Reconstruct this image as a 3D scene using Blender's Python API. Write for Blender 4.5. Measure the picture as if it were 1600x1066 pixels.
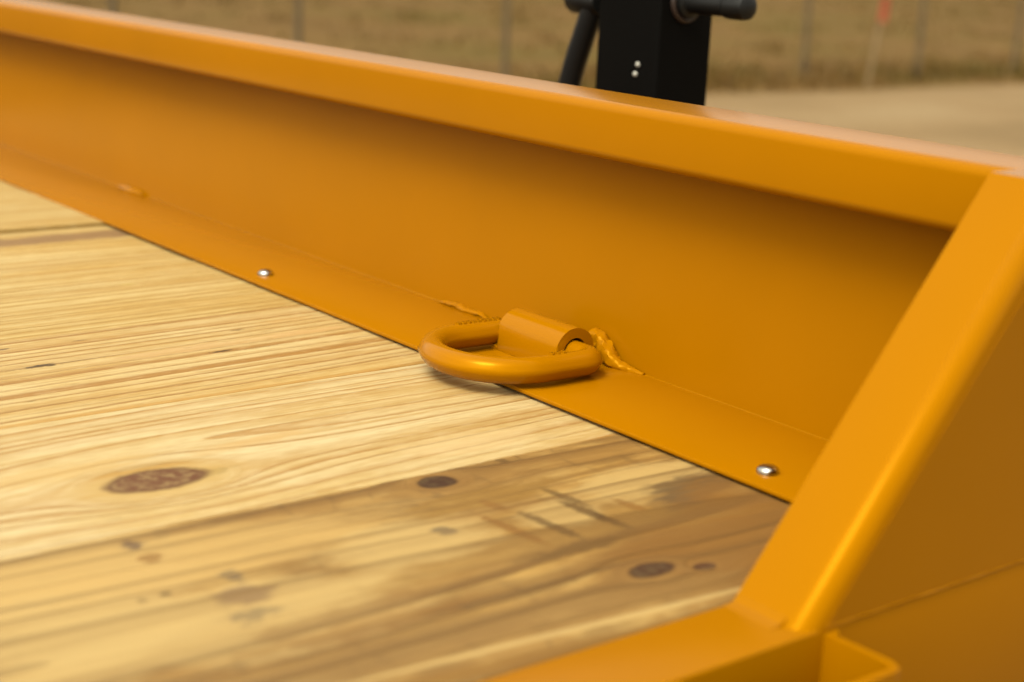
import bpy, bmesh, math, random
from mathutils import Vector, Matrix, noise as mnoise

random.seed(7)
scene = bpy.context.scene
for o in list(bpy.data.objects):
    bpy.data.objects.remove(o, do_unlink=True)
COL = scene.collection

# ------------------------------------------------------------------ camera
RIGHT = Vector((0.61151062, 0.78992769, 0.04548635))
UP = Vector((-0.22593217, 0.11922971, 0.96681898))
FWD = Vector((-0.75829376, 0.6014969, -0.25138031))
CAMP = Vector((0.43599861, -0.75466803, 0.30597032))
FPX = 2436.666
cam = bpy.data.cameras.new('camera')
cam.lens = FPX * 36 / 1600
cam.sensor_width = 36
cam.clip_start = 0.02
cam.clip_end = 2000
cam.dof.use_dof = True
cam.dof.focus_distance = 1.09
cam.dof.aperture_fstop = 5.0
cam.dof.aperture_blades = 9
camo = bpy.data.objects.new('camera', cam)
COL.objects.link(camo)
m = Matrix((RIGHT, UP, -FWD)).transposed().to_4x4()
m.translation = CAMP
camo.matrix_world = m
scene.camera = camo

# ------------------------------------------------------------------ sky, sun, exposure
SUN_EL, SUN_AZ = 56, 162       # overcast; azimuth measured from +Y clockwise seen from above
world = bpy.data.worlds.new('World')
scene.world = world
world.use_nodes = True
wn = world.node_tree
wn.nodes.clear()
sky = wn.nodes.new('ShaderNodeTexSky')
sky.sky_type = 'NISHITA'
sky.sun_disc = False
sky.sun_elevation = math.radians(SUN_EL)
sky.sun_rotation = math.radians(SUN_AZ)
sky.air_density = 1.0
sky.dust_density = 6.0
sky.ozone_density = 1.0
hsv = wn.nodes.new('ShaderNodeHueSaturation')     # overcast: a nearly colourless cloud layer
hsv.inputs['Saturation'].default_value = 0.12
wb = wn.nodes.new('ShaderNodeMix')
wb.data_type = 'RGBA'
wb.blend_type = 'MULTIPLY'
wb.inputs[0].default_value = 1
wb.inputs[7].default_value = (1.0, 0.95, 0.79, 1)
bg = wn.nodes.new('ShaderNodeBackground')
bg.inputs['Strength'].default_value = 0.15
wo = wn.nodes.new('ShaderNodeOutputWorld')
wn.links.new(sky.outputs[0], hsv.inputs['Color'])
wn.links.new(hsv.outputs[0], wb.inputs[6])
wn.links.new(wb.outputs[2], bg.inputs['Color'])
wn.links.new(bg.outputs[0], wo.inputs['Surface'])

sl = bpy.data.lights.new('sun', 'SUN')
sl.energy = 1.0
sl.angle = math.radians(24)
sl.color = (1.0, 0.95, 0.79)
so = bpy.data.objects.new('sun', sl)
COL.objects.link(so)
az, el = math.radians(SUN_AZ), math.radians(SUN_EL)
sdir = Vector((math.sin(az) * math.cos(el), math.cos(az) * math.cos(el), math.sin(el)))
so.rotation_euler = (-sdir).to_track_quat('-Z', 'Y').to_euler()

vs = scene.view_settings
vs.view_transform = 'Standard'
vs.look = 'None'
vs.gamma = 1
vs.exposure = 1.1
vs.use_curve_mapping = False
scene.render.engine = 'CYCLES'
scene.render.resolution_x, scene.render.resolution_y = 1024, 682


# ------------------------------------------------------------------ node helpers
class NT:
    def __init__(self, name):
        self.mat = bpy.data.materials.new(name)
        self.mat.use_nodes = True
        self.t = self.mat.node_tree
        self.t.nodes.clear()
        self.out = self.t.nodes.new('ShaderNodeOutputMaterial')
        self.b = self.t.nodes.new('ShaderNodeBsdfPrincipled')
        self.t.links.new(self.b.outputs[0], self.out.inputs[0])
        tc = self.t.nodes.new('ShaderNodeTexCoord')
        self.obj = tc.outputs['Object']

    def n(self, kind):
        return self.t.nodes.new(kind)

    def put(self, sock, v):
        if hasattr(v, 'is_linked'):
            self.t.links.new(v, sock)
        elif v is not None:
            sock.default_value = v

    def m(self, op, a, b=None, c=None, clamp=False):
        n = self.n('ShaderNodeMath')
        n.operation = op
        n.use_clamp = clamp
        self.put(n.inputs[0], a)
        if b is not None:
            self.put(n.inputs[1], b)
        if c is not None:
            self.put(n.inputs[2], c)
        return n.outputs[0]

    def sep(self, v):
        n = self.n('ShaderNodeSeparateXYZ')
        self.put(n.inputs[0], v)
        return n.outputs

    def comb(self, x=0.0, y=0.0, z=0.0):
        n = self.n('ShaderNodeCombineXYZ')
        for i, v in enumerate((x, y, z)):
            self.put(n.inputs[i], v)
        return n.outputs[0]

    def noise(self, vec, scale=1.0, detail=2.0, rough=0.5, dist=0.0):
        n = self.n('ShaderNodeTexNoise')
        self.put(n.inputs['Vector'], vec)
        n.inputs['Scale'].default_value = scale
        n.inputs['Detail'].default_value = detail
        n.inputs['Roughness'].default_value = rough
        n.inputs['Distortion'].default_value = dist
        return n.outputs[0]

    def smooth(self, v, a, b, lo=0.0, hi=1.0):
        n = self.n('ShaderNodeMapRange')
        n.interpolation_type = 'SMOOTHSTEP'
        self.put(n.inputs[0], v)
        n.inputs[1].default_value = a
        n.inputs[2].default_value = b
        n.inputs[3].default_value = lo
        n.inputs[4].default_value = hi
        return n.outputs[0]

    def mix(self, f, a, b, mode='MIX'):
        n = self.n('ShaderNodeMix')
        n.data_type = 'RGBA'
        n.blend_type = mode
        self.put(n.inputs[0], f)
        self.put(n.inputs[6], a if hasattr(a, 'is_linked') else (*a, 1))
        self.put(n.inputs[7], b if hasattr(b, 'is_linked') else (*b, 1))
        return n.outputs[2]

    def ramp(self, f, stops):
        n = self.n('ShaderNodeValToRGB')
        e = n.color_ramp.elements
        while len(e) < len(stops):
            e.new(0.5)
        for q, (p, c) in zip(e, stops):
            q.position = p
            q.color = (*c, 1) if not isinstance(c, float) else (c, c, c, 1)
        self.put(n.inputs[0], f)
        return n.outputs[0]

    def bump(self, h, strength=0.3, dist=0.001, normal=None):
        n = self.n('ShaderNodeBump')
        n.inputs['Strength'].default_value = strength
        n.inputs['Distance'].default_value = dist
        self.put(n.inputs['Height'], h)
        if normal is not None:
            self.put(n.inputs['Normal'], normal)
        return n.outputs[0]

    def set(self, **kw):
        for k, v in kw.items():
            self.put(self.b.inputs[k.replace('_', ' ')], v)
        return self.mat


# ------------------------------------------------------------------ materials
PAINT = (0.245, 0.094, 0.0)


def make_paint(name='yellow_paint', r0=0.23, lev=0.32):
    t = NT(name)
    n1 = t.noise(t.obj, 6.0, 3, 0.55)
    col = t.mix(n1, tuple(c * 0.955 for c in PAINT), tuple(min(1, c * 1.10) for c in PAINT))
    peel = t.noise(t.obj, 700.0, 2, 0.5)
    waves = t.noise(t.obj, 14.0, 2, 0.5)
    nb = t.bump(waves, 0.018, 0.004)
    nb = t.bump(peel, 0.04, 0.0004, nb)
    rough = t.m('ADD', r0, t.m('MULTIPLY', t.noise(t.obj, 9.0, 2, 0.5), 0.05))
    t.set(Base_Color=col, Roughness=rough, IOR=1.45, Normal=nb)
    t.b.inputs['Specular IOR Level'].default_value = lev
    t.b.inputs['Specular Tint'].default_value = (1.0, 0.50, 0.02, 1)
    return t.mat


MP = make_paint()
MG = make_paint('yellow_gloss_paint', 0.15, 0.48)


def make_weld():
    t = NT('painted_weld')
    n1 = t.noise(t.obj, 120.0, 3, 0.6)
    col = t.mix(n1, (0.265, 0.10, 0.001), (0.31, 0.13, 0.008))
    t.set(Base_Color=col, Roughness=0.20, Normal=t.bump(t.noise(t.obj, 200.0, 2, 0.5), 0.35, 0.0010))
    t.b.inputs['Specular Tint'].default_value = (1.0, 0.62, 0.2, 1)
    return t.mat


MW = make_weld()


def make_zinc():
    t = NT('zinc_plated_steel')
    t.set(Base_Color=t.mix(t.noise(t.obj, 300.0, 2), (0.42, 0.41, 0.38), (0.55, 0.54, 0.50)), Metallic=1.0,
          Roughness=0.17)
    return t.mat


MZ = make_zinc()


def make_black():
    t = NT('black_powder_coat')
    nb = t.bump(t.noise(t.obj, 500.0, 2), 0.15, 0.0005)
    t.set(Base_Color=t.mix(t.noise(t.obj, 9.0, 3), (0.0012, 0.0010, 0.0008), (0.0022, 0.0019, 0.0016)), Roughness=0.6,
          Normal=nb)
    t.b.inputs['Specular IOR Level'].default_value = 0.05
    return t.mat


MB = make_black()


def make_rubber():
    t = NT('black_gloss_bar')
    t.set(Base_Color=t.mix(t.noise(t.obj, 30.0, 3), (0.003, 0.003, 0.003), (0.005, 0.005, 0.005)), Roughness=0.45)
    t.b.inputs['Specular IOR Level'].default_value = 0.3
    return t.mat


MR = make_rubber()


def wood(name, seed, v0=0.0, depth=0.03, slope=0.02, spacing=0.012, tilt=0.0, knots=(), spots=(),
         light=(0.74, 0.545, 0.255), late=(0.60, 0.335, 0.095), late_amt=0.85, stain=0.0, tone=1.0, warp=0.010, halo=(0.50, 0.33, 0.085)):
    """Flat sawn pine board. Object space: x across the board, y along it, metres."""
    t = NT(name)
    x, y, z = t.sep(t.obj)[:3]
    off = seed * 7.31
    # slow drift of the grain
    lowv = t.comb(t.m('MULTIPLY_ADD', x, 5.0, off), t.m('MULTIPLY', y, 1.6), off)
    low = t.m('SUBTRACT', t.noise(lowv, 1.0, 2, 0.5), 0.5)
    psi = t.m('ADD', t.m('MULTIPLY_ADD', y, tilt, x), t.m('MULTIPLY', low, warp * 2))
    midv = t.comb(t.m('MULTIPLY_ADD', x, 30.0, off), t.m('MULTIPLY', y, 7.0), off)
    mid = t.m('SUBTRACT', t.noise(midv, 1.0, 2, 0.5), 0.5)
    psi = t.m('ADD', psi, t.m('MULTIPLY', mid, 0.0035))
    # grain flows round the knots
    base_psi = psi
    kmasks = []
    for (kx, ky, kr, st, dark) in knots:
        dx = t.m('SUBTRACT', x, kx)
        dy = t.m('DIVIDE', t.m('SUBTRACT', y, ky), st)
        d2 = t.m('ADD', t.m('MULTIPLY', dx, dx), t.m('MULTIPLY', dy, dy))
        ke = kr * 1.75
        lim = t.m('MAXIMUM', d2, ke * ke * 0.8)
        psi = t.m('SUBTRACT', psi, t.m('DIVIDE', t.m('MULTIPLY', dx, ke * ke), lim))
        wob = t.m('MULTIPLY', t.m('SUBTRACT', t.noise(t.obj, 70.0, 3, 0.6), 0.5), 0.42)
        d = t.m('ADD', t.m('DIVIDE', t.m('SQRT', d2), kr), wob)
        kmasks.append((d, dark))
    # growth rings cut by the board face
    dep = t.m('ADD', t.m('MULTIPLY_ADD', y, slope, depth), t.m('MULTIPLY', low, 0.03))
    pv = t.m('SUBTRACT', psi, v0)
    r = t.m('SQRT', t.m('ADD', t.m('MULTIPLY', pv, pv), t.m('MULTIPLY', dep, dep)))
    q = t.m('DIVIDE', r, spacing)
    irr = t.noise(t.comb(t.m('MULTIPLY', q, 0.55), off, 0.0), 1.0, 2, 0.6)
    q = t.m('ADD', q, t.m('MULTIPLY', irr, 2.6))
    fr = t.m('FRACT', q)
    # late wood: slow rise, sharp fall
    band = t.ramp(fr, [(0.0, 0.10), (0.03, 0.0), (0.50, 0.04), (0.78, 0.42), (0.90, 1.0), (0.985, 1.0), (1.0, 0.10)])
    idx = t.m('FLOOR', q)
    wnz = t.n('ShaderNodeTexWhiteNoise')
    wnz.noise_dimensions = '1D'
    t.put(wnz.inputs['W'], t.m('ADD', idx, off))
    perring = t.m('MULTIPLY_ADD', wnz.outputs[0], 0.75, 0.40)
    along = t.noise(t.comb(t.m('MULTIPLY', x, 12.0), t.m('MULTIPLY', y, 3.0), off + 3), 1.0, 2, 0.5)
    amt = t.m('MULTIPLY', t.m('MULTIPLY', perring, t.smooth(along, 0.25, 0.60, 0.55, 1.15)), late_amt)
    late_f = t.m('MULTIPLY', band, amt)
    # fine fibres that follow the flow
    fib = t.noise(t.comb(t.m('MULTIPLY', psi, 330.0), t.m('MULTIPLY', y, 6.0), off), 1.0, 3, 0.65)
    fib2 = t.noise(t.comb(t.m('MULTIPLY', psi, 120.0), t.m('MULTIPLY', y, 3.0), off + 5), 1.0, 3, 0.6)
    blot = t.noise(t.comb(t.m('MULTIPLY', x, 16.0), t.m('MULTIPLY', y, 5.0), off + 9), 1.0, 3, 0.55)
    L = tuple(c * tone for c in light)
    col = t.mix(t.smooth(blot, 0.35, 0.68), L, (L[0] * 0.90, L[1] * 0.80, L[2] * 0.60))
    col = t.mix(t.smooth(fib2, 0.42, 0.68, 0, 0.75), col, (L[0] * 0.74, L[1] * 0.58, L[2] * 0.34))
    col = t.mix(late_f, col, tuple(c * tone for c in late))
    col = t.mix(t.smooth(fib, 0.50, 0.74, 0, 0.60), col, (L[0] * 0.68, L[1] * 0.50, L[2] * 0.28))
    fib3 = t.noise(t.comb(t.m('MULTIPLY', x, 420.0), t.m('MULTIPLY', y, 60.0), off + 17), 1.0, 2, 0.6)
    col = t.mix(t.smooth(fib3, 0.48, 0.72, 0, 0.32), col, (L[0] * 0.60, L[1] * 0.45, L[2] * 0.25))
    col = t.mix(t.smooth(fib3, 0.50, 0.30, 0, 0.25), col, (min(1, L[0] * 1.15), min(1, L[1] * 1.18), min(1, L[2] * 1.3)))
    # sparse dark resin streaks and checks
    chk = t.noise(t.comb(t.m('MULTIPLY', psi, 330.0), t.m('MULTIPLY', y, 22.0), off + 13), 1.0, 3, 0.6)
    chm = t.smooth(chk, 0.74, 0.80, 0, 0.80)
    col = t.mix(chm, col, (0.13, 0.075, 0.02))
    if stain > 0:
        # mill glaze and water staining: blotches stretched across the board plus cloudy ones
        s1 = t.noise(t.comb(t.m('MULTIPLY', x, 22.0), t.m('MULTIPLY_ADD', y, 60.0, t.m('MULTIPLY', x, 6.0)), off), 1.0, 4, 0.6, 0.6)
        s2 = t.noise(t.comb(t.m('MULTIPLY', x, 26.0), t.m('MULTIPLY', y, 14.0), off + 21), 1.0, 4, 0.6, 0.4)
        s3 = t.noise(t.comb(t.m('MULTIPLY', psi, 75.0), t.m('MULTIPLY', y, 11.0), off + 31), 1.0, 4, 0.6, 0.3)
        col = t.mix(t.smooth(s2, 0.44, 0.54, 0, 0.62 * stain), col, (0.31, 0.17, 0.04))
        col = t.mix(t.smooth(s3, 0.46, 0.62, 0, 0.55 * stain), col, (0.20, 0.11, 0.028))
        col = t.mix(t.smooth(s1, 0.58, 0.68, 0, 0.40 * stain), col, (0.13, 0.072, 0.02))
    for (sx, sy, a, b, ang, c, k, ragged) in spots:
        dx = t.m('SUBTRACT', x, sx)
        dy = t.m('SUBTRACT', y, sy)
        ca, sa = math.cos(ang), math.sin(ang)
        u = t.m('DIVIDE', t.m('ADD', t.m('MULTIPLY', dx, ca), t.m('MULTIPLY', dy, sa)), a)
        v = t.m('DIVIDE', t.m('SUBTRACT', t.m('MULTIPLY', dy, ca), t.m('MULTIPLY', dx, sa)), b)
        d = t.m('SQRT', t.m('ADD', t.m('MULTIPLY', u, u), t.m('MULTIPLY', v, v)))
        w = t.m('MULTIPLY', t.m('SUBTRACT', t.noise(t.comb(t.m('MULTIPLY', psi, 1.7), t.m('MULTIPLY', y, 0.5), sx * 31), 0.9 / min(a, b), 5, 0.68), 0.5), ragged * 4.6)
        d = t.m('ADD', d, w)
        col = t.mix(t.smooth(d, 0.60, 1.10, k, 0.0), col, c)
    if stain > 0:
        col = t.mix(t.m('MULTIPLY', late_f, 0.45), col, (0.15, 0.078, 0.018))
        col = t.mix(t.smooth(fib2, 0.45, 0.70, 0, 0.32), col, (0.19, 0.098, 0.022))
    kh = None
    for d, dark in kmasks:
        hal = t.smooth(d, 0.95, 2.2, 0.62, 0.0)
        col = t.mix(hal, col, halo)
        rim = t.m('MULTIPLY', t.smooth(d, 0.80, 0.95), t.smooth(d, 0.98, 1.22, 1, 0))
        kn = t.noise(t.obj, 130.0, 3, 0.65)
        kcol = t.mix(t.smooth(kn, 0.40, 0.66), tuple(c * dark for c in (0.125, 0.048, 0.016)), tuple(c * dark for c in (0.23, 0.145, 0.055)))
        col = t.mix(t.smooth(d, 0.90, 1.02, 1, 0), col, kcol)
        col = t.mix(t.m('MULTIPLY', rim, 0.7), col, (0.10 * dark, 0.040 * dark, 0.012 * dark))
        kh = t.smooth(d, 0.9, 1.05)
    h = t.m('SUBTRACT', t.m('MULTIPLY', band, 0.45), t.m('MULTIPLY', fib, 0.55))
    h = t.m('SUBTRACT', h, t.m('MULTIPLY', chm, 1.2))
    nb = t.bump(h, 1.0, 0.0016)
    rg = t.m('MULTIPLY_ADD', fib2, 0.25, 0.46)
    col = t.mix(1.0, col, (0.612, 0.590, 0.605), 'MULTIPLY')
    t.set(Base_Color=col, Roughness=rg, Normal=nb)
    t.b.inputs['Specular IOR Level'].default_value = 0.3
    return t.mat


# ------------------------------------------------------------------ mesh helpers
def link(name, me, mat, parent=None, loc=None):
    o = bpy.data.objects.new(name, me)
    COL.objects.link(o)
    if mat:
        me.materials.append(mat)
    if parent:
        o.parent = parent
    if loc:
        o.location = loc
    return o


def finish(name, bm, mat, parent=None, loc=None, smooth=True, sharp=40):
    me = bpy.data.meshes.new(name)
    bmesh.ops.recalc_face_normals(bm, faces=bm.faces)
    bm.to_mesh(me)
    bm.free()
    if smooth:
        me.shade_smooth()
        try:
            me.set_sharp_from_angle(angle=math.radians(sharp))
        except Exception:
            pass
    return link(name, me, mat, parent, loc)


def box(bm, lo, hi):
    vs_ = [bm.verts.new((x, y, z)) for x in (lo[0], hi[0]) for y in (lo[1], hi[1]) for z in (lo[2], hi[2])]
    for f in ((0, 1, 3, 2), (4, 6, 7, 5), (0, 4, 5, 1), (2, 3, 7, 6), (0, 2, 6, 4), (1, 5, 7, 3)):
        bm.faces.new([vs_[i] for i in f])
    return vs_


def bevel_all(bm, r, seg=4, pick=None):
    ed = [e for e in bm.edges if (pick(e) if pick else True)]
    bmesh.ops.bevel(bm, geom=ed, offset=r, segments=seg, profile=0.5, affect='EDGES', clamp_overlap=True)


def prism(bm, poly, axis, a, b):
    """extrude a 2D polygon (in the other two axes) from a to b along axis"""
    def P(u, v, w):
        return {'x': (w, u, v), 'y': (u, w, v), 'z': (u, v, w)}[axis]
    v1 = [bm.verts.new(P(u, v, a)) for u, v in poly]
    v2 = [bm.verts.new(P(u, v, b)) for u, v in poly]
    n = len(poly)
    bm.faces.new(v1)
    bm.faces.new(v2)
    for i in range(n):
        bm.faces.new([v1[i], v1[(i + 1) % n], v2[(i + 1) % n], v2[i]])
    return v1, v2


def sweep(bm, pts, rad, seg=16, closed=False, jitter=0.0, caps=True, flat=1.0):
    pts = [Vector(p) for p in pts]
    n = len(pts)
    rings = []
    prev = None
    for i, p in enumerate(pts):
        if closed:
            t = (pts[(i + 1) % n] - pts[i - 1]).normalized()
        else:
            t = (pts[min(i + 1, n - 1)] - pts[max(i - 1, 0)]).normalized()
        if prev is None:
            up = Vector((0, 0, 1)) if abs(t.z) < 0.9 else Vector((1, 0, 0))
            nrm = (up - t * up.dot(t)).normalized()
        else:
            nrm = (prev - t * prev.dot(t)).normalized()
        prev = nrm
        bi = t.cross(nrm)
        r = rad(i / max(1, n - 1)) if callable(rad) else rad
        ring = []
        for k in range(seg):
            a = 2 * math.pi * k / seg
            rr = r * (1 + (mnoise.noise(p * 160 + Vector((k * 0.9, 0, 0))) * jitter if jitter else 0))
            ring.append(bm.verts.new(p + nrm * math.cos(a) * rr * flat + bi * math.sin(a) * rr))
        rings.append(ring)
    m_ = n if closed else n - 1
    for i in range(m_):
        A, B = rings[i], rings[(i + 1) % n]
        for k in range(seg):
            bm.faces.new([A[k], A[(k + 1) % seg], B[(k + 1) % seg], B[k]])
    if caps and not closed:
        bm.faces.new(rings[0])
        bm.faces.new(list(reversed(rings[-1])))
    return rings


def lathe(bm, prof, seg=28, axis='z'):
    rings = []
    for r, h in prof:
        if r < 1e-6:
            rings.append([bm.verts.new((0, 0, h))])
        else:
            rings.append([bm.verts.new((r * math.cos(2 * math.pi * k / seg), r * math.sin(2 * math.pi * k / seg), h)) for k in range(seg)])
    for A, B in zip(rings, rings[1:]):
        if len(A) == 1 and len(B) == 1:
            continue
        for k in range(seg):
            if len(A) == 1:
                bm.faces.new([A[0], B[(k + 1) % seg], B[k]])
            elif len(B) == 1:
                bm.faces.new([A[k], A[(k + 1) % seg], B[0]])
            else:
                bm.faces.new([A[k], A[(k + 1) % seg], B[(k + 1) % seg], B[k]])


# ================================================================== SETTING
GZ = -0.86                           # ground level: the deck is 0.86 m up


def make_ground():
    t = NT('dry_field')
    n1 = t.noise(t.obj, 0.35, 4, 0.6)
    n2 = t.noise(t.obj, 2.6, 4, 0.65)
    col = t.ramp(n1, [(0.30, (0.087, 0.047, 0.013)), (0.48, (0.117, 0.066, 0.020)), (0.62, (0.083, 0.057, 0.011)), (0.75, (0.131, 0.076, 0.026))])
    col = t.mix(t.smooth(n2, 0.35, 0.7, 0, 0.5), col, (0.057, 0.036, 0.008))
    t.set(Base_Color=col, Roughness=0.95, Normal=t.bump(n2, 0.6, 0.08))
    t.b.inputs['Specular IOR Level'].default_value = 0.1
    return t.mat


bm = bmesh.new()
S = 600
vsx = [bm.verts.new((x, y, 0)) for x, y in ((-S, -S), (S, -S), (S, S), (-S, S))]
bm.faces.new(vsx)
g = finish('ground', bm, make_ground(), loc=(0, 0, GZ), smooth=False)
g['kind'] = 'structure'


def make_road():
    t = NT('dirt_road')
    n1 = t.noise(t.obj, 0.9, 4, 0.6)
    n2 = t.noise(t.obj, 14.0, 4, 0.7)
    col = t.ramp(n1, [(0.30, (0.137, 0.090, 0.040)), (0.5, (0.178, 0.117, 0.055)), (0.7, (0.205, 0.143, 0.073))])
    col = t.mix(t.smooth(n2, 0.4, 0.7, 0, 0.35), col, (0.116, 0.078, 0.038))
    t.set(Base_Color=col, Roughness=0.95, Normal=t.bump(n2, 0.5, 0.02))
    t.b.inputs['Specular IOR Level'].default_value = 0.15
    return t.mat


def ground_at(px, py, z=GZ):
    d = RIGHT * ((px - 800) / FPX) + UP * ((533 - py) / FPX) + FWD
    k = (z - CAMP.z) / d.z
    return CAMP + d * k


# far edge of the road as measured, carried on in both directions; the near edge passes the trailer
E1, E2 = ground_at(1100, 152), ground_at(1600, 131)
ed = (E2 - E1).normalized()
nrm_r = Vector((ed.y, -ed.x, 0))
if nrm_r.dot(CAMP - E1) < 0:
    nrm_r = -nrm_r
bm = bmesh.new()
N = 160
far_v, near_v = [], []
for i in range(N + 1):
    s = -60 + 130 * i / N
    p = E1 + ed * s
    w1 = 0.30 * mnoise.noise(Vector((s * 0.5, 1.7, 0))) + 0.12 * mnoise.noise(Vector((s * 2.1, 4.7, 0)))
    w2 = 0.35 * mnoise.noise(Vector((s * 0.5, 9.7, 0)))
    far_v.append(bm.verts.new(p - nrm_r * w1))
    near_v.append(bm.verts.new(p + nrm_r * (17.0 + w2)))
for i in range(N):
    bm.faces.new([far_v[i], far_v[i + 1], near_v[i + 1], near_v[i]])
for v in bm.verts:
    v.co.z = GZ + 0.006
road = finish('dirt_road', bm, make_road(), smooth=False)
road['kind'] = 'structure'

# dry grass (uncountable) in the field beyond the road and thick along the fence


def make_grass():
    t = NT('dry_grass')
    inf = t.noise(t.obj, 0.9, 3, 0.6)
    col = t.ramp(inf, [(0.32, (0.087, 0.047, 0.013)), (0.5, (0.113, 0.066, 0.020)), (0.60, (0.057, 0.044, 0.007)), (0.72, (0.104, 0.063, 0.022))])
    t.set(Base_Color=col, Roughness=0.9)
    t.b.inputs['Specular IOR Level'].default_value = 0.1
    return t.mat


rg = random.Random(11)
gv, gf = [], []


def blade(p, h):
    a = rg.uniform(0, 2 * math.pi)
    w = rg.uniform(0.006, 0.014)
    dx, dy = math.cos(a) * w, math.sin(a) * w
    lx, ly = rg.gauss(0, 0.32) * h, rg.gauss(0, 0.32) * h
    i = len(gv)
    gv.extend([(p.x - dx, p.y - dy, p.z), (p.x + dx, p.y + dy, p.z),
               (p.x + lx * .45 + dx * .6, p.y + ly * .45 + dy * .6, p.z + h * .6), (p.x + lx, p.y + ly, p.z + h)])
    gf.append((i, i + 1, i + 2))
    gf.append((i, i + 2, i + 3))


for k in range(9000):
    s = rg.uniform(-45, 45)
    dd = 0.15 + abs(rg.gauss(0, 1)) * 0.9 if rg.random() < 0.35 else rg.uniform(0.2, 24)
    c = E1 + ed * s - nrm_r * dd
    dens = mnoise.noise(Vector((c.x * 0.55, c.y * 0.55, 0)))
    if dens < -0.12 and dd > 1.0:
        continue
    hh = (0.13 if dd < 1.6 else 0.08) * (1.0 + dens)
    for b in range(6):
        blade(Vector((c.x + rg.gauss(0, .08), c.y + rg.gauss(0, .08), GZ)), max(0.03, hh * rg.uniform(.5, 1.5)))
me = bpy.data.meshes.new('dry_grass')
me.from_pydata(gv, [], gf)
grass = link('dry_grass', me, make_grass())
grass['kind'] = 'stuff'
grass['label'] = 'dry brown and olive grass in the field beyond the dirt road'
grass['category'] = 'grass'

# fence posts and survey stake


def make_postmat():
    t = NT('weathered_post')
    t.set(Base_Color=t.mix(t.noise(t.obj, 12.0, 4), (0.065, 0.045, 0.021), (0.085, 0.060, 0.029)), Roughness=0.9)
    return t.mat


MPOST = make_postmat()
bm = bmesh.new()
prof = []
for i in range(9):
    z = 1.25 * i / 8
    prof.append((0.024 * (1 - 0.10 * i / 8) * (1 + 0.05 * math.sin(i * 2.3)), z))
prof = [(0, 0)] + prof + [(0.014, 1.268), (0, 1.272)]
lathe(bm, prof, 10)
me_post = bpy.data.meshes.new('fence_post')
bm.to_mesh(me_post)
bm.free()
me_post.shade_smooth()
me_post.materials.append(MPOST)
posts = [
    (182, 172, 'blurred brown fence post farthest left, above the yellow top rail'),
    (466, 160, 'blurred brown fence post, second from the left above the yellow rail'),
    (788, 148, 'blurred brown fence post just left of the black jack'),
    (1255, 129, 'blurred fence post between the black jack and the pale stake'),
    (1432, 127, 'blurred fence post just right of the pale stake with red ribbon'),
    (1582, 119, 'blurred fence post at the right border of the picture'),
]
for i, (px, py, lab) in enumerate(posts):
    p = ground_at(px, py)
    o = bpy.data.objects.new('fence_post', me_post)
    COL.objects.link(o)
    o.location = (p.x, p.y, GZ - 0.002)
    o.rotation_euler = (rg.uniform(-.02, .02), rg.uniform(-.02, .02), i * 1.3)
    o['label'] = lab
    o['category'] = 'fence post'
    o['group'] = 'fence posts along the field'


def flat(name, c, rough=0.8, var=0.15):
    t = NT(name)
    t.set(Base_Color=t.mix(t.noise(t.obj, 40.0, 3), tuple(v * (1 - var) for v in c), tuple(v * (1 + var) for v in c)), Roughness=rough)
    return t.mat


p0 = ground_at(1354, 138)
stake = bpy.data.objects.new('survey_stake', None)
COL.objects.link(stake)
stake.location = (p0.x, p0.y, GZ)
stake['label'] = 'pale wooden survey stake with a red ribbon beside the dirt road'
stake['category'] = 'stake'
bm = bmesh.new()
poly = [(-.017, 0), (.017, 0), (.017, .92), (-.017, .92)]
prism(bm, poly, 'y', -.006, .006)
bevel_all(bm, .002, 1)
sk = finish('lath', bm, flat('pale_lath', (0.155, 0.105, 0.048)), stake)
bm = bmesh.new()
for sgn, yy in ((1, .010), (-1, -.010)):
    prev = None
    for i in range(7):
        z = .80 - .035 * i
        xo = .020 + .006 * math.sin(i * 1.3) * sgn + .004 * i
        a = bm.verts.new((-.028 + xo * .3, yy * (1 + .35 * math.sin(i)), z))
        b = bm.verts.new((.024 + xo * .6, yy * (1 + .35 * math.cos(i)), z))
        if prev:
            bm.faces.new([prev[0], prev[1], b, a])
        prev = (a, b)
bmesh.ops.solidify(bm, geom=bm.faces[:], thickness=.002)
bmesh.ops.recalc_face_normals(bm, faces=bm.faces)
finish('ribbon', bm, flat('red_ribbon', (0.42, 0.085, 0.04), 0.5), stake)
stake.rotation_euler = (0.0, 0.10, math.radians(36))

# ================================================================== TRAILER
tr = bpy.data.objects.new('flatbed_trailer', None)
COL.objects.link(tr)
tr.location = (-1.0, -1.5, GZ)
tr['label'] = 'yellow steel trailer with pine plank deck, raised front rail and tie down ring'
tr['category'] = 'trailer'
TO = Vector((1.0, 1.5, -GZ))          # world origin in the trailer's own space


def part(name, bm, mat, parent=None, label=None, sharp=40):
    o = finish(name, bm, mat, parent or tr, sharp=sharp)
    if parent is None:
        o.location = TO
    if label:
        o['label'] = label
    return o


XR = -2.10                             # far side of the trailer
XO = 0.002                             # outer face on the near side
XI = -0.0435                            # inner edge of side rail
RT = -0.0015                           # top of side rail

# --- deck planks
P = 0.1985
plank_edges = [-0.268 - P * k for k in range(0, 10)]
J1 = plank_edges[4]


def px_spot(cx, cy, px, py):
    d = RIGHT * ((px - 800) / FPX) + UP * ((533 - py) / FPX) + FWD
    k = -CAMP.z / d.z
    p = CAMP + d * k
    return p.x - cx, p.y - cy


LEN0, LEN1 = -0.020, -3.0


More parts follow.
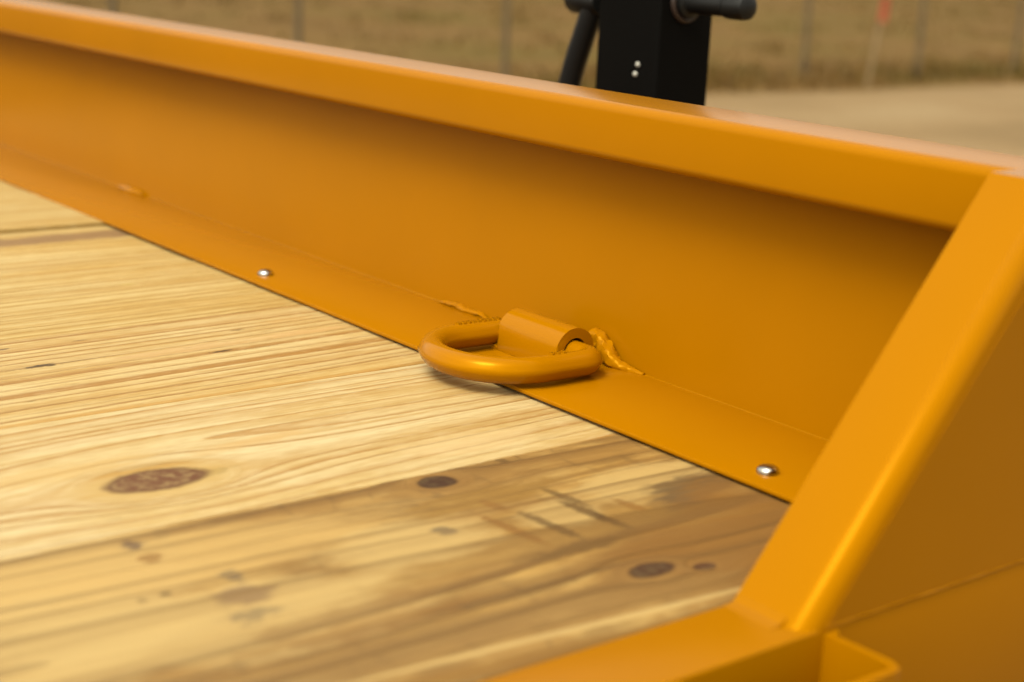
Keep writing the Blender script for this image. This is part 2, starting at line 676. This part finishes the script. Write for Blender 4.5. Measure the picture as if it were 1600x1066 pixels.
def plank(x0, x1, mat, seed, dz=0.0, wane=False, tilt=0.0, rn=.0010):
    """board from x0 (far side) to x1 (near side); the origin sits on its top at y=0"""
    w = x1 - x0
    cx = (x0 + x1) / 2
    bm = bmesh.new()
    R_ = 0.0010
    hw = w / 2
    prof = [(-hw, -.036)]
    for i in range(5):
        a = math.pi - (math.pi / 2) * i / 4
        prof.append((-hw + R_ + R_ * math.cos(a), -R_ + R_ * math.sin(a)))
    for i in range(1, 8):
        prof.append((-hw + R_ + (w - R_ - rn) * i / 8, 0))
    for i in range(5):
        a = math.pi / 2 - (math.pi / 2) * i / 4
        prof.append((hw - rn + rn * math.cos(a), -rn + rn * math.sin(a)))
    prof.append((hw, -.036))
    ys = [LEN0 - 0.03 * i for i in range(26)] + [-1.2, -2.0, LEN1]
    rings = []
    for yv in ys:
        ring = []
        for (u, v) in prof:
            q = Vector((u * 9 + seed * 3, yv * 3.5, seed))
            side, drop = 0.0, 0.0
            if abs(u) > hw - rn * 1.01:
                side = 0.0008 * mnoise.noise(Vector((yv * 14, seed * 5 + (1 if u > 0 else 0), 0)))
                if wane and u > 0 and v > -.02:
                    g_ = min(1.0, max(0.0, (-.20 - yv) / .25))
                    wx = .0045 + .0165 * g_ + .002 * mnoise.noise(Vector((yv * 22, 3.3, 0)))
                    wz = .0045 + .0135 * g_
                    side = -(wx - rn) * ((hw - u) / rn)
                    drop = v * (wz / rn - 1)
            ring.append(bm.verts.new((u + side, yv, v + drop + (0.0007 * mnoise.noise(q) if v > -.02 else 0))))
        rings.append(ring)
    for A, B in zip(rings, rings[1:]):
        for i in range(len(prof) - 1):
            bm.faces.new([A[i], A[i + 1], B[i + 1], B[i]])
        bm.faces.new([A[-1], A[0], B[0], B[-1]])
    bm.faces.new(rings[0])
    bm.faces.new(rings[-1])
    o = finish('deck_plank', bm, mat, tr, sharp=60)
    o.location = TO + Vector((cx, 0, dz))
    o.rotation_euler = (0, tilt, 0)
    return o


# nearest board: stained, with knots
x1, x0 = -0.0452, plank_edges[0] + .0002
cx = (x0 + x1) / 2
S_ = lambda px, py: px_spot(cx, 0, px, py)
BR, DK, GY, LT = (0.24, 0.115, 0.022), (0.085, 0.045, 0.012), (0.14, 0.10, 0.055), (0.55, 0.395, 0.145)
k1, k2, k3 = S_(683, 753), S_(1018, 890), S_(1101, 885)
sp = []


def spot(px, py, a, b, ang, c, k, rag=0.5):
    sp.append((*S_(px, py), a, b, ang, c, k, rag))


spot(230, 878, .036, .15, 0.0, (0.54, 0.36, 0.115), .72, .28)
spot(60, 930, .05, .10, 0.0, (0.56, 0.385, 0.13), .6, .28)
spot(1130, 835, .075, .105, 0.0, (0.205, 0.100, 0.020), .80, .30)
spot(760, 850, .040, .16, 0.0, (0.34, 0.20, 0.048), .60, .50)
spot(700, 953, .0016, .40, -.015, (0.12, 0.065, 0.018), .80, .25)     # long dark grain line
spot(560, 1030, .020, .16, 0.0, (0.25, 0.145, 0.04), .70, .45)
spot(960, 940, .016, .10, 0.0, (0.27, 0.155, 0.042), .65, .45)
spot(300, 985, .050, .110, 0.0, LT, .75, .4)          # clean pale areas
spot(640, 850, .030, .055, 0.0, LT, .72, .35)
spot(1000, 752, .026, .060, 0.1, LT, .75, .35)
spot(880, 800, .022, .030, 0.1, LT, .60, .35)
spot(80, 1010, .050, .090, 0.0, LT, .70, .4)
spot(1075, 765, .021, .040, .2, (0.125, 0.08, 0.034), .88, .45)   # grey brown water stain at the plate
spot(1150, 770, .035, .045, .3, BR, .70, .6)
spot(1120, 850, .032, .075, .0, BR, .70, .7)
spot(760, 775, .016, .055, .05, (0.28, 0.155, 0.03), .85, .5)
spot(918, 800, .027, .0050, .10, DK, .80, .30)          # saw streaks across the board
spot(858, 820, .028, .0046, .10, DK, .72, .35)
spot(960, 815, .016, .0040, .10, DK, .60, .35)
spot(985, 790, .014, .0045, .15, BR, .75, .4)
spot(770, 790, .012, .0045, .10, BR, .75, .4)
spot(802, 828, .032, .0042, .10, BR, .85, .40)
spot(885, 778, .020, .0044, .10, DK, .70, .35)
spot(900, 856, .007, .045, .0, DK, .60, .5)
spot(870, 990, .0026, .17, -.082, LT, .75, .15)
spot(900, 1002, .0034, .17, -.082, (0.26, 0.135, 0.025), .85, .15)
spot(695, 830, .008, .006, .5, GY, .70, .6)
spot(785, 720, .007, .004, .3, DK, .60, .5)
spot(205, 853, .008, .006, .4, (0.13, 0.08, 0.045), .85, .6)
spot(236, 872, .007, .007, .2, BR, .70, .6)
spot(362, 900, .008, .007, .2, GY, .75, .7)
spot(385, 930, .013, .016, .2, (0.24, 0.15, 0.07), .75, .6)
spot(260, 928, .0035, .0035, .0, DK, .70, .5)
spot(222, 938, .0030, .0030, .0, DK, .55, .5)
spot(395, 962, .008, .013, .0, GY, .55, .8)
spot(560, 970, .020, .060, .0, BR, .45, .8)
wm = wood('pine_stained_board', 3, v0=0.02, depth=.035, slope=.05, spacing=.017, tilt=-.03,
          knots=((k1[0], k1[1], .0088, 1.35, .42), (k2[0], k2[1], .0076, 1.75, .48), (k3[0], k3[1], .0042, 1.6, .7)),
          spots=sp, light=(0.50, 0.345, 0.115), late=(0.27, 0.145, 0.036), late_amt=1.2, stain=1.1, warp=.012, halo=(0.27, 0.145, 0.035))
plank(x0, x1, wm, 3, 0.0, wane=True, rn=.0042)

# big knot board
x1, x0 = plank_edges[0] - .0002, plank_edges[1] + .0001
cx = (x0 + x1) / 2
kk = px_spot(cx, 0, 243, 750)
sp = []
S2 = lambda px, py: px_spot(cx, 0, px, py)
sp.append((*S2(60, 745), .012, .080, .03, (0.58, 0.40, 0.14), .60, .5))
sp.append((*S2(395, 690), .007, .050, .10, (0.57, 0.39, 0.15), .70, .4))
sp.append((*S2(730, 690), .020, .050, .0, (0.66, 0.50, 0.24), .45, .5))
sp.append((*S2(328, 740), .005, .018, .2, (0.22, 0.17, 0.06), .55, .7))
wm = wood('pine_knotty_board', 1, v0=-.012, depth=.004, slope=.06, spacing=.0145, tilt=.02,
          knots=((kk[0], kk[1], .0158, 1.85, 1.15),), spots=sp, light=(0.645, 0.540, 0.285), late=(0.41, 0.225, 0.055), late_amt=1.3, warp=.008)
plank(x0, x1, wm, 1, 0.0)

# board with strong straight lines and small bark checks
x1, x0 = plank_edges[1] - .0001, plank_edges[2] + .0002
cx = (x0 + x1) / 2
S3 = lambda px, py: px_spot(cx, 0, px, py)
sp = [(.0975, -.4, .0035, .9, 0.0, (0.46, 0.26, 0.06), .75, .12),
      (*S3(64, 573), .0035, .012, .05, (0.045, 0.022, 0.008), .97, .7),
      (*S3(88, 570), .0015, .045, .05, (0.20, 0.12, 0.04), .60, .7),
      (*S3(349, 549), .0022, .010, .02, (0.06, 0.03, 0.01), .92, .9),
      (*S3(395, 545), .0010, .030, .03, (0.22, 0.14, 0.05), .60, .8),
      (*S3(370, 517), .0018, .006, .0, (0.16, 0.09, 0.03), .8, .8),
      (*S3(5, 547), .0020, .006, .0, (0.10, 0.05, 0.02), .8, .8),
      (*S3(125, 533), .0016, .006, .0, (0.14, 0.08, 0.03), .7, .9),
      (*S3(280, 548), .008, .070, .04, (0.56, 0.365, 0.15), .65, .5),
      (*S3(470, 520), .006, .050, .04, (0.60, 0.385, 0.15), .60, .5),
      (*S3(450, 500), .004, .030, .02, (0.55, 0.33, 0.10), .50, .6)]
wm = wood('pine_lined_board', 2, v0=-.16, depth=.02, slope=.01, spacing=.0135, tilt=.045, spots=sp,
          light=(0.63, 0.505, 0.235), late=(0.37, 0.195, 0.045), late_amt=1.5, warp=.006)
plank(x0, x1, wm, 2, 0.0003)

x1, x0 = plank_edges[2] - .0002, plank_edges[3] + .0002
cx = (x0 + x1) / 2
S4 = lambda px, py: px_spot(cx, 0, px, py)
sp = [(*S4(200, 445), .0020, .008, .0, (0.45, 0.33, 0.06), .75, .4)]
wm = wood('pine_even_board', 5, v0=.16, depth=.03, slope=-.01, spacing=.0125, tilt=.02, spots=sp,
          light=(0.60, 0.475, 0.20), late=(0.39, 0.235, 0.055), late_amt=1.3, warp=.008)
plank(x0, x1, wm, 5, 0.0)

x1, x0 = plank_edges[3] - .0002, J1 + .0016
cx = (x0 + x1) / 2
S5 = lambda px, py: px_spot(cx, 0, px, py)
sp = [(*S5(60, 374), .021, .30, .01, (0.25, 0.145, 0.062), .85, .45),
      (*S5(20, 412), .010, .03, .0, (0.50, 0.34, 0.11), .5, .6)]
wm = wood('pine_streaked_board', 6, v0=.05, depth=.012, slope=.03, spacing=.016, tilt=-.01, spots=sp,
          light=(0.60, 0.47, 0.195), late=(0.39, 0.235, 0.055), late_amt=1.3, warp=.012)
plank(x0, x1, wm, 6, -0.0010)

for k in range(4, 9):
    a, b = plank_edges[k] - (.0018 if k == 4 else .0008), plank_edges[k + 1] + .0008
    wm = wood('pine_board', 8 + k, v0=.04 * (k - 6), depth=.02, slope=.03, spacing=.014, tilt=.01,
              light=(0.59, 0.465, 0.20), late=(0.45, 0.30, 0.09), warp=.010)
    plank(b, a, wm, 8 + k, 0.0030 if k == 4 else 0.0006 * (k % 3))

# --- front wall: bent sheet with a rolled foot
YW = -0.0070
bm = bmesh.new()
outer, inner = [], []
rb = 0.0022
prof = [(YW, 0.165)]
for i in range(9):
    a = math.pi / 2 * i / 8
    prof.append((YW - rb + rb * math.cos(a), 0.0035 + rb - rb * math.sin(a)))
prof.append((YW - 0.0050, 0.0035))
back = []
for i, (yv, zv) in enumerate(prof):
    if i == 0:
        nx, nz = 1, 0
    elif i == len(prof) - 1:
        nx, nz = 0, -1
    else:
        dy, dz_ = prof[i + 1][0] - prof[i - 1][0], prof[i + 1][1] - prof[i - 1][1]
        l = math.hypot(dy, dz_)
        nx, nz = -dz_ / l, dy / l
    back.append((yv + nx * .0034, zv + nz * .0034))
prism(bm, prof + back[::-1], 'x', XR + .004, XI + 0.030)
part('front_wall', bm, MP, sharp=50)

# --- top rail: square tube along the wall
bm = bmesh.new()
box(bm, (XR, -.044, .159), (XI + .006, .019, .1990))
bevel_all(bm, .0068, 6, lambda e: abs(e.verts[0].co.x - e.verts[1].co.x) > .5)
part('top_rail', bm, MP)

# --- edge plate with screws
ZP = 0.0052
bm = bmesh.new()
NY = 60
top_in, top_out, bot_in, bot_out = [], [], [], []
box(bm, (XR + .005, -.1090, .0020), (XI + .034, -.0080, ZP))
bevel_all(bm, .0010, 2)
edge = part('edge_plate', bm, MP)

bm = bmesh.new()
hp = [(0, .0052)]
for i in range(1, 9):
    a = math.pi / 2 * i / 8
    hp.append((.0070 * math.sin(a), .0014 + .0038 * math.cos(a)))
hp += [(.0070, 0.0), (.0035, -.0005), (.0035, -.012), (0, -.012)]
lathe(bm, hp, 28)
me_s = bpy.data.meshes.new('screw')
bmesh.ops.recalc_face_normals(bm, faces=bm.faces)
bm.to_mesh(me_s)
bm.free()
me_s.shade_smooth()
me_s.set_sharp_from_angle(angle=math.radians(55))
me_s.materials.append(MZ)
for sx in (-.7595, -.1545):
    o = bpy.data.objects.new('screw', me_s)
    COL.objects.link(o)
    o.parent = edge
    o.location = (sx, -.0885, ZP)
    o.rotation_euler = (0.04, -0.05, sx * 9)

# --- side rail of the deck
bm = bmesh.new()
box(bm, (XI, -3.05, -.105), (XO, .06, RT))
bevel_all(bm, .0014, 3, lambda e: abs(e.verts[0].co.y - e.verts[1].co.y) > .5)
part('side_rail', bm, MP)
bm = bmesh.new()
box(bm, (XR - .001, -3.05, -.105), (XR + .044, -.112, RT))
bevel_all(bm, .0014, 3, lambda e: abs(e.verts[0].co.y - e.verts[1].co.y) > .5)
part('side_rail', bm, MP)

# --- sloping corner brace: bent plate, big outer radius
A = (-.2310, RT - .001)
B = (-.0642, .1992)
dv = Vector((B[0] - A[0], B[1] - A[1])).normalized()
nn = Vector((dv.y, -dv.x))
bm = bmesh.new()
poly = [A, B, (.0192, .1992), (.0192, .1650), (-.1345, RT - .001)]
v1, v2 = prism(bm, poly, 'x', XI, XO)


def edge_of(bm, test):
    return [e for e in bm.edges if all(test(v.co) for v in e.verts)]


on_top = lambda c: abs((c.y - A[0]) * dv.y - (c.z - A[1]) * dv.x) < 1e-5
e_out = [e for e in bm.edges if all(on_top(v.co) and abs(v.co.x - XO) < 1e-6 for v in e.verts)]
e_out += [e for e in bm.edges if all(abs(v.co.z - .1992) < 1e-6 and abs(v.co.x - XO) < 1e-6 for v in e.verts)]
bmesh.ops.bevel(bm, geom=e_out, offset=.0115, segments=8, profile=0.5, affect='EDGES')
e_in = [e for e in bm.edges if all(on_top(v.co) and abs(v.co.x - XI) < 1e-6 for v in e.verts)]
bmesh.ops.bevel(bm, geom=e_in, offset=.0022, segments=3, profile=0.5, affect='EDGES')
e_b = [e for e in bm.edges if all(abs(v.co.y - B[0]) < .004 and abs(v.co.z - B[1]) < .012 for v in e.verts)]
part('corner_brace', bm, MP, sharp=50)

# --- gusset panel that closes the triangle behind the brace
off = .0125
Ag = (A[0] + nn.x * off * 1.0, RT + .0012)
bm = bmesh.new()
gp = [(-.2310 + off * 1.30, RT + .0012), (-.0642 + off * 1.30 - .0060, .1875), (.0180, .1875), (.0180, RT + .0012)]
prism(bm, gp, 'x', XO - .004, XO + .0003)
part('gusset_panel', bm, MP)

# soft painted fillet where the brace lands on the side rail
bm = bmesh.new()
P0, P1, P2 = Vector((A[0] - .0055, RT + .0003)), Vector((A[0], RT + .0003)), Vector((A[0] + .0028, RT + .0032))
fil = []
for i in range(9):
    k = i / 8
    q = P0 * (1 - k) ** 2 + P1 * 2 * k * (1 - k) + P2 * k * k
    fil.append((q.x - .0002, q.y + .0002))
prism(bm, fil + [(A[0] + .009, RT + .004), (A[0] + .004, RT - .002), (A[0] - .009, RT - .002)], 'x', XI + .0012, XO - .0128)
part('weld_fillet', bm, MP, sharp=60)
# weld seam under the gusset
bm = bmesh.new()
pts = [(XO + .0002, -.215 + .21 * i / 60, RT + .0004) for i in range(61)]
sweep(bm, pts, .0006, 8, jitter=.4)
part('weld_bead', bm, MP)

# --- stake pocket on the outer side
bm = bmesh.new()
T = .0042
xo, ya, yb = .0468, -.2112, -.312
rad = .007


def upath(off_):
    r_ = rad - off_
    pts_ = [(XO - .0005, ya - off_)]
    for i in range(7):
        a = math.pi / 2 - math.pi / 2 * i / 6
        pts_.append((xo - rad + r_ * math.cos(a), ya - rad + r_ * math.sin(a)))
    for i in range(7):
        a = -math.pi / 2 * i / 6
        pts_.append((xo - rad + r_ * math.cos(a), yb + rad + r_ * math.sin(a)))
    pts_.append((XO - .0005, yb + off_))
    return pts_


prism(bm, upath(0) + upath(T)[::-1], 'z', -.104, -.0036)
bevel_all(bm, .0010, 2, lambda e: abs(e.verts[0].co.z - e.verts[1].co.z) < 1e-6 and len(e.link_faces) == 2)
part('stake_pocket', bm, MP)
bm = bmesh.new()
pts = [(XO + .001, ya + .0005, -.100 + .0965 * i / 30) for i in range(31)]
sweep(bm, pts, .0034, 10, jitter=.25)
part('weld_bead', bm, MP)

# --- frame under the deck (front channel and tongue that carries the jack)
bm = bmesh.new()
box(bm, (XR, -.030, -.105), (XI - .002, .0, -.0365))
part('front_channel', bm, MP)
bm = bmesh.new()
box(bm, (-.80, .001, -.100), (-.58, .60, -.040))
bevel_all(bm, .006, 3)
part('tongue_beam', bm, MP)

# ------------------------------------------------------------------ tie down: bracket, ring, welds
RX, RY, RZ = -.415, -.0428, .0172      # centre of the straight bar
bm = bmesh.new()
ro, ri = .0180, .0106
prof = [(-ro * 1.03, ZP + .0002 - RZ)]
for i in range(21):
    a = math.radians(164) - math.radians(164) * i / 20
    prof.append((ro * math.cos(a), ro * math.sin(a)))
prof.append((ro, ZP + .0002 - RZ))
inn = [(ri, ZP + .0002 - RZ)]
for i in range(25):
    a = math.pi * i / 24
    inn.append((ri * math.cos(a), ri * math.sin(a)))
inn.append((-ri, ZP + .0002 - RZ))
prism(bm, [(RY + u, RZ + v) for u, v in prof + inn], 'x', -.4570, -.3880)
bevel_all(bm, .0011, 2, lambda e: abs(e.verts[0].co.x - e.verts[1].co.x) < 1e-6)
brk = part('tie_down_bracket', bm, MG, label='yellow strap bracket welded to the plate, holding the tie down ring', sharp=35)

bm = bmesh.new()
rw = .0094
hw = .0507
yl = -.0458
pts = []


def tiltz(yv):
    return yv * -.012


cr = .013
path = []
for i in range(10):
    path.append((-hw + cr + (2 * hw - 2 * cr) * i / 9, 0))
for i in range(1, 9):
    a = math.pi / 2 - math.pi / 2 * i / 8
    path.append((hw - cr + cr * math.cos(a), -cr + cr * math.sin(a)))
for i in range(1, 5):
    path.append((hw, -cr + (yl + cr) * i / 4))
for i in range(1, 32):
    a = -math.pi * i / 32
    path.append((hw * math.cos(a), yl + hw * .98 * math.sin(a)))
for i in range(0, 4):
    path.append((-hw, yl + (-cr - yl) * i / 4))
for i in range(0, 8):
    a = math.pi - math.pi / 2 * i / 8
    path.append((-hw + cr + cr * math.cos(a), -cr + cr * math.sin(a)))
ring_pts = [(RX + x_, RY + y_, RZ - .0008 + tiltz(y_)) for x_, y_ in path]
rings = sweep(bm, ring_pts, rw, 24, closed=True)
# forging flash line round the outside and inside of the ring
n = len(rings)
for i in range(n):
    for k in (6, 18):
        c = Vector(ring_pts[i])
        v = rings[i][k]
        v.co = c + (v.co - c) * 1.10
# raised cast marks on the two legs (worn beyond reading)


def mark(bm, c, sx, sy, rot, h=.0009):
    ca, sa = math.cos(rot), math.sin(rot)
    q = []
    for zz in (-.0006, h):
        for ux, uy in ((-1, -1), (1, -1), (1, 1), (-1, 1)):
            k = 1.0 if zz < 0 else .8
            u, w = ux * sx * k, uy * sy * k
            q.append(bm.verts.new((c[0] + u * ca - w * sa, c[1] + u * sa + w * ca, c[2] + zz)))
    for f in ((0, 1, 2, 3), (4, 5, 6, 7), (0, 1, 5, 4), (1, 2, 6, 5), (2, 3, 7, 6), (3, 0, 4, 7)):
        bm.faces.new([q[i] for i in f])


rm = random.Random(4)
for i in range(9):
    yy = -.054 - .0046 * i
    zt = RZ - .0008 + tiltz(yy - RY) + rw
    xx = RX - hw
    mark(bm, (xx, yy, zt - .0003), .0026, .0008, .7, .0017)
    mark(bm, (xx, yy, zt - .0003), .0026, .0008, -.7 if i % 3 else .1, .0017)
for i in range(3):
    yy = -.073 - .0052 * i
    zt = RZ - .0008 + tiltz(yy - RY) + rw
    mark(bm, (RX + hw - .001, yy, zt - .0001), .0022, .0008, .7, .0016)
    mark(bm, (RX + hw - .001, yy, zt - .0001), .0022, .0008, -.6, .0016)
dr = part('d_ring', bm, MG, brk, label='forged D shaped steel ring lying over the plank ends', sharp=60)


def lump_strip(name, pts, rad, jit, seg=12, flatv=1.0, sub=3):
    out = []
    for a, b in zip(pts, pts[1:]):
        for j in range(sub):
            out.append(Vector(a).lerp(Vector(b), j / sub))
    out.append(Vector(pts[-1]))
    bm = bmesh.new()
    nr = max(6, int((out[-1] - out[0]).length / .0034))
    sweep(bm, out, lambda s: rad(s) * (1 + .03 * math.sin(math.pi * nr * s)), seg, jitter=jit, flat=flatv)
    return part(name, bm, MP, brk)


# left seam behind the bracket, ragged
lump_strip('weld_bead', [(-.604, -.0105, .0058), (-.592, -.0090, .0066), (-.578, -.0085, .0072), (-.566, -.0098, .0062), (-.548, -.0088, .0070), (-.535, -.011, .0050)],
           lambda s: .0030 * (0.35 + math.sin(math.pi * min(1, max(0, s)))), .35, 14, .6, 9)
# between bracket and wall
lump_strip('weld_bead', [(-.470, -.0165, .0060), (-.440, -.0150, .0085), (-.410, -.0140, .0095), (-.392, -.0140, .0100)],
           lambda s: .0060, .35, 14, 1.0, 5)
# thick smeared run from the bracket end down the corner to the right
lump_strip('weld_bead', [(-.404, -.0110, .0235), (-.395, -.0120, .0205), (-.387, -.0135, .0150), (-.379, -.0140, .0090), (-.371, -.0125, .0062), (-.362, -.0105, .0054), (-.350, -.0090, .0050)],
           lambda s: .0062 if s < .45 else .0062 - (s - .45) * .0085, .30, 16, 1.0, 7)
# toe weld at the left end of the strap
lump_strip('weld_bead', [(-.4585, -.0620, .0055), (-.4595, -.050, .0062), (-.4585, -.034, .0062), (-.4575, -.022, .0060)], lambda s: .0030, .4, 12, 1.0, 5)
# far tack
bm = bmesh.new()
sweep(bm, [(-1.245 + .011 * i, -.0105, .0062) for i in range(7)], lambda s: .0036 * (.3 + math.sin(math.pi * s)), 12, jitter=.6)
part('weld_bead', bm, MP)

# ------------------------------------------------------------------ black jack beyond the rail


def at_y(px, py, Y):
    d = RIGHT * ((px - 800) / FPX) + UP * ((533 - py) / FPX) + FWD
    k = (Y - CAMP.y) / d.y
    return CAMP + d * k


YJ = .285
c0 = at_y(1026, 100, YJ)               # near corner of the square tube
jw, jd = .090, .072
bm = bmesh.new()
box(bm, (c0.x - jw, YJ, -.30), (c0.x, YJ + jd, .42))
bevel_all(bm, .004, 3, lambda e: abs(e.verts[0].co.z - e.verts[1].co.z) > .3)
jack = part('jack', bm, MB, label='black square jack post with crank shaft, standing beyond the yellow rail')
# inner leg and foot to the ground
bm = bmesh.new()
box(bm, (c0.x - jw + .010, YJ + .008, GZ + .012), (c0.x - .010, YJ + jd - .008, -.30))
box(bm, (c0.x - jw - .03, YJ - .03, GZ), (c0.x + .03, YJ + jd + .03, GZ + .012))
part('jack_leg', bm, MB, jack)
# crank shaft along X
q = at_y(1072, 3, YJ + jd * .5)
zc = q.z
bm = bmesh.new()
xs = c0.x - .004
pr = [(0, 0), (.0150, 0), (.0150, .012), (.0105, .014), (.0105, .060), (.0122, .062), (.0126, .066), (.0126, .082), (.0115, .087), (.007, .0895), (0, .090)]
lathe(bm, pr, 24)
bmesh.ops.rotate(bm, verts=bm.verts, matrix=Matrix.Rotation(math.pi / 2, 3, 'Y'))
bmesh.ops.translate(bm, verts=bm.verts, vec=(xs, YJ + jd * .45, zc))
part('crank_shaft', bm, MR, jack)
# collar ring where the shaft leaves the tube
bm = bmesh.new()
cp = [(c0.x + .0015, YJ + jd * .45 + .0175 * math.cos(2 * math.pi * i / 24), zc + .0175 * math.sin(2 * math.pi * i / 24)) for i in range(24)]
sweep(bm, cp, .0028, 8, closed=True)
part('shaft_collar', bm, flat('bare_rusty_steel', (0.020, 0.010, 0.007), .5), jack)
# curved handle on the left
hp_px = [(938, -70), (934, -20), (926, 15), (917, 42), (907, 72), (898, 100), (890, 130), (884, 165), (880, 210)]
bm = bmesh.new()
hp3 = [at_y(a, b, YJ + .02) for a, b in hp_px]
fine = []
for a, b in zip(hp3, hp3[1:]):
    for j in range(3):
        fine.append(a.lerp(b, j / 3))
fine.append(hp3[-1])
sweep(bm, fine, .0120, 16)
part('handle', bm, MR, jack)
bm = bmesh.new()
hc = at_y(914, 0, YJ + .02)
lathe(bm, [(0, -.018), (.013, -.018), (.0145, -.014), (.0145, .022), (.012, .026), (0, .026)], 20)
bmesh.ops.rotate(bm, verts=bm.verts, matrix=Matrix.Rotation(math.pi / 2, 3, 'Y'))
bmesh.ops.translate(bm, verts=bm.verts, vec=hc)
part('handle_pivot', bm, MR, jack)
# two bright rivets
bm = bmesh.new()
lathe(bm, [(0, .0028), (.0014, .0020), (.0024, .0010), (.0027, 0), (0, -.002)], 16)
bmesh.ops.rotate(bm, verts=bm.verts, matrix=Matrix.Rotation(math.pi / 2, 3, 'X'))
me_r = bpy.data.meshes.new('rivet')
bmesh.ops.recalc_face_normals(bm, faces=bm.faces)
bm.to_mesh(me_r)
bm.free()
me_r.shade_smooth()
me_r.materials.append(flat('bright_rivet', (0.34, 0.33, 0.29), .5))
for (a, b) in ((997, 101), (993, 116)):
    p = at_y(a, b, YJ)
    o = bpy.data.objects.new('rivet', me_r)
    COL.objects.link(o)
    o.parent = jack
    o.location = (p.x, YJ - .0002, p.z)
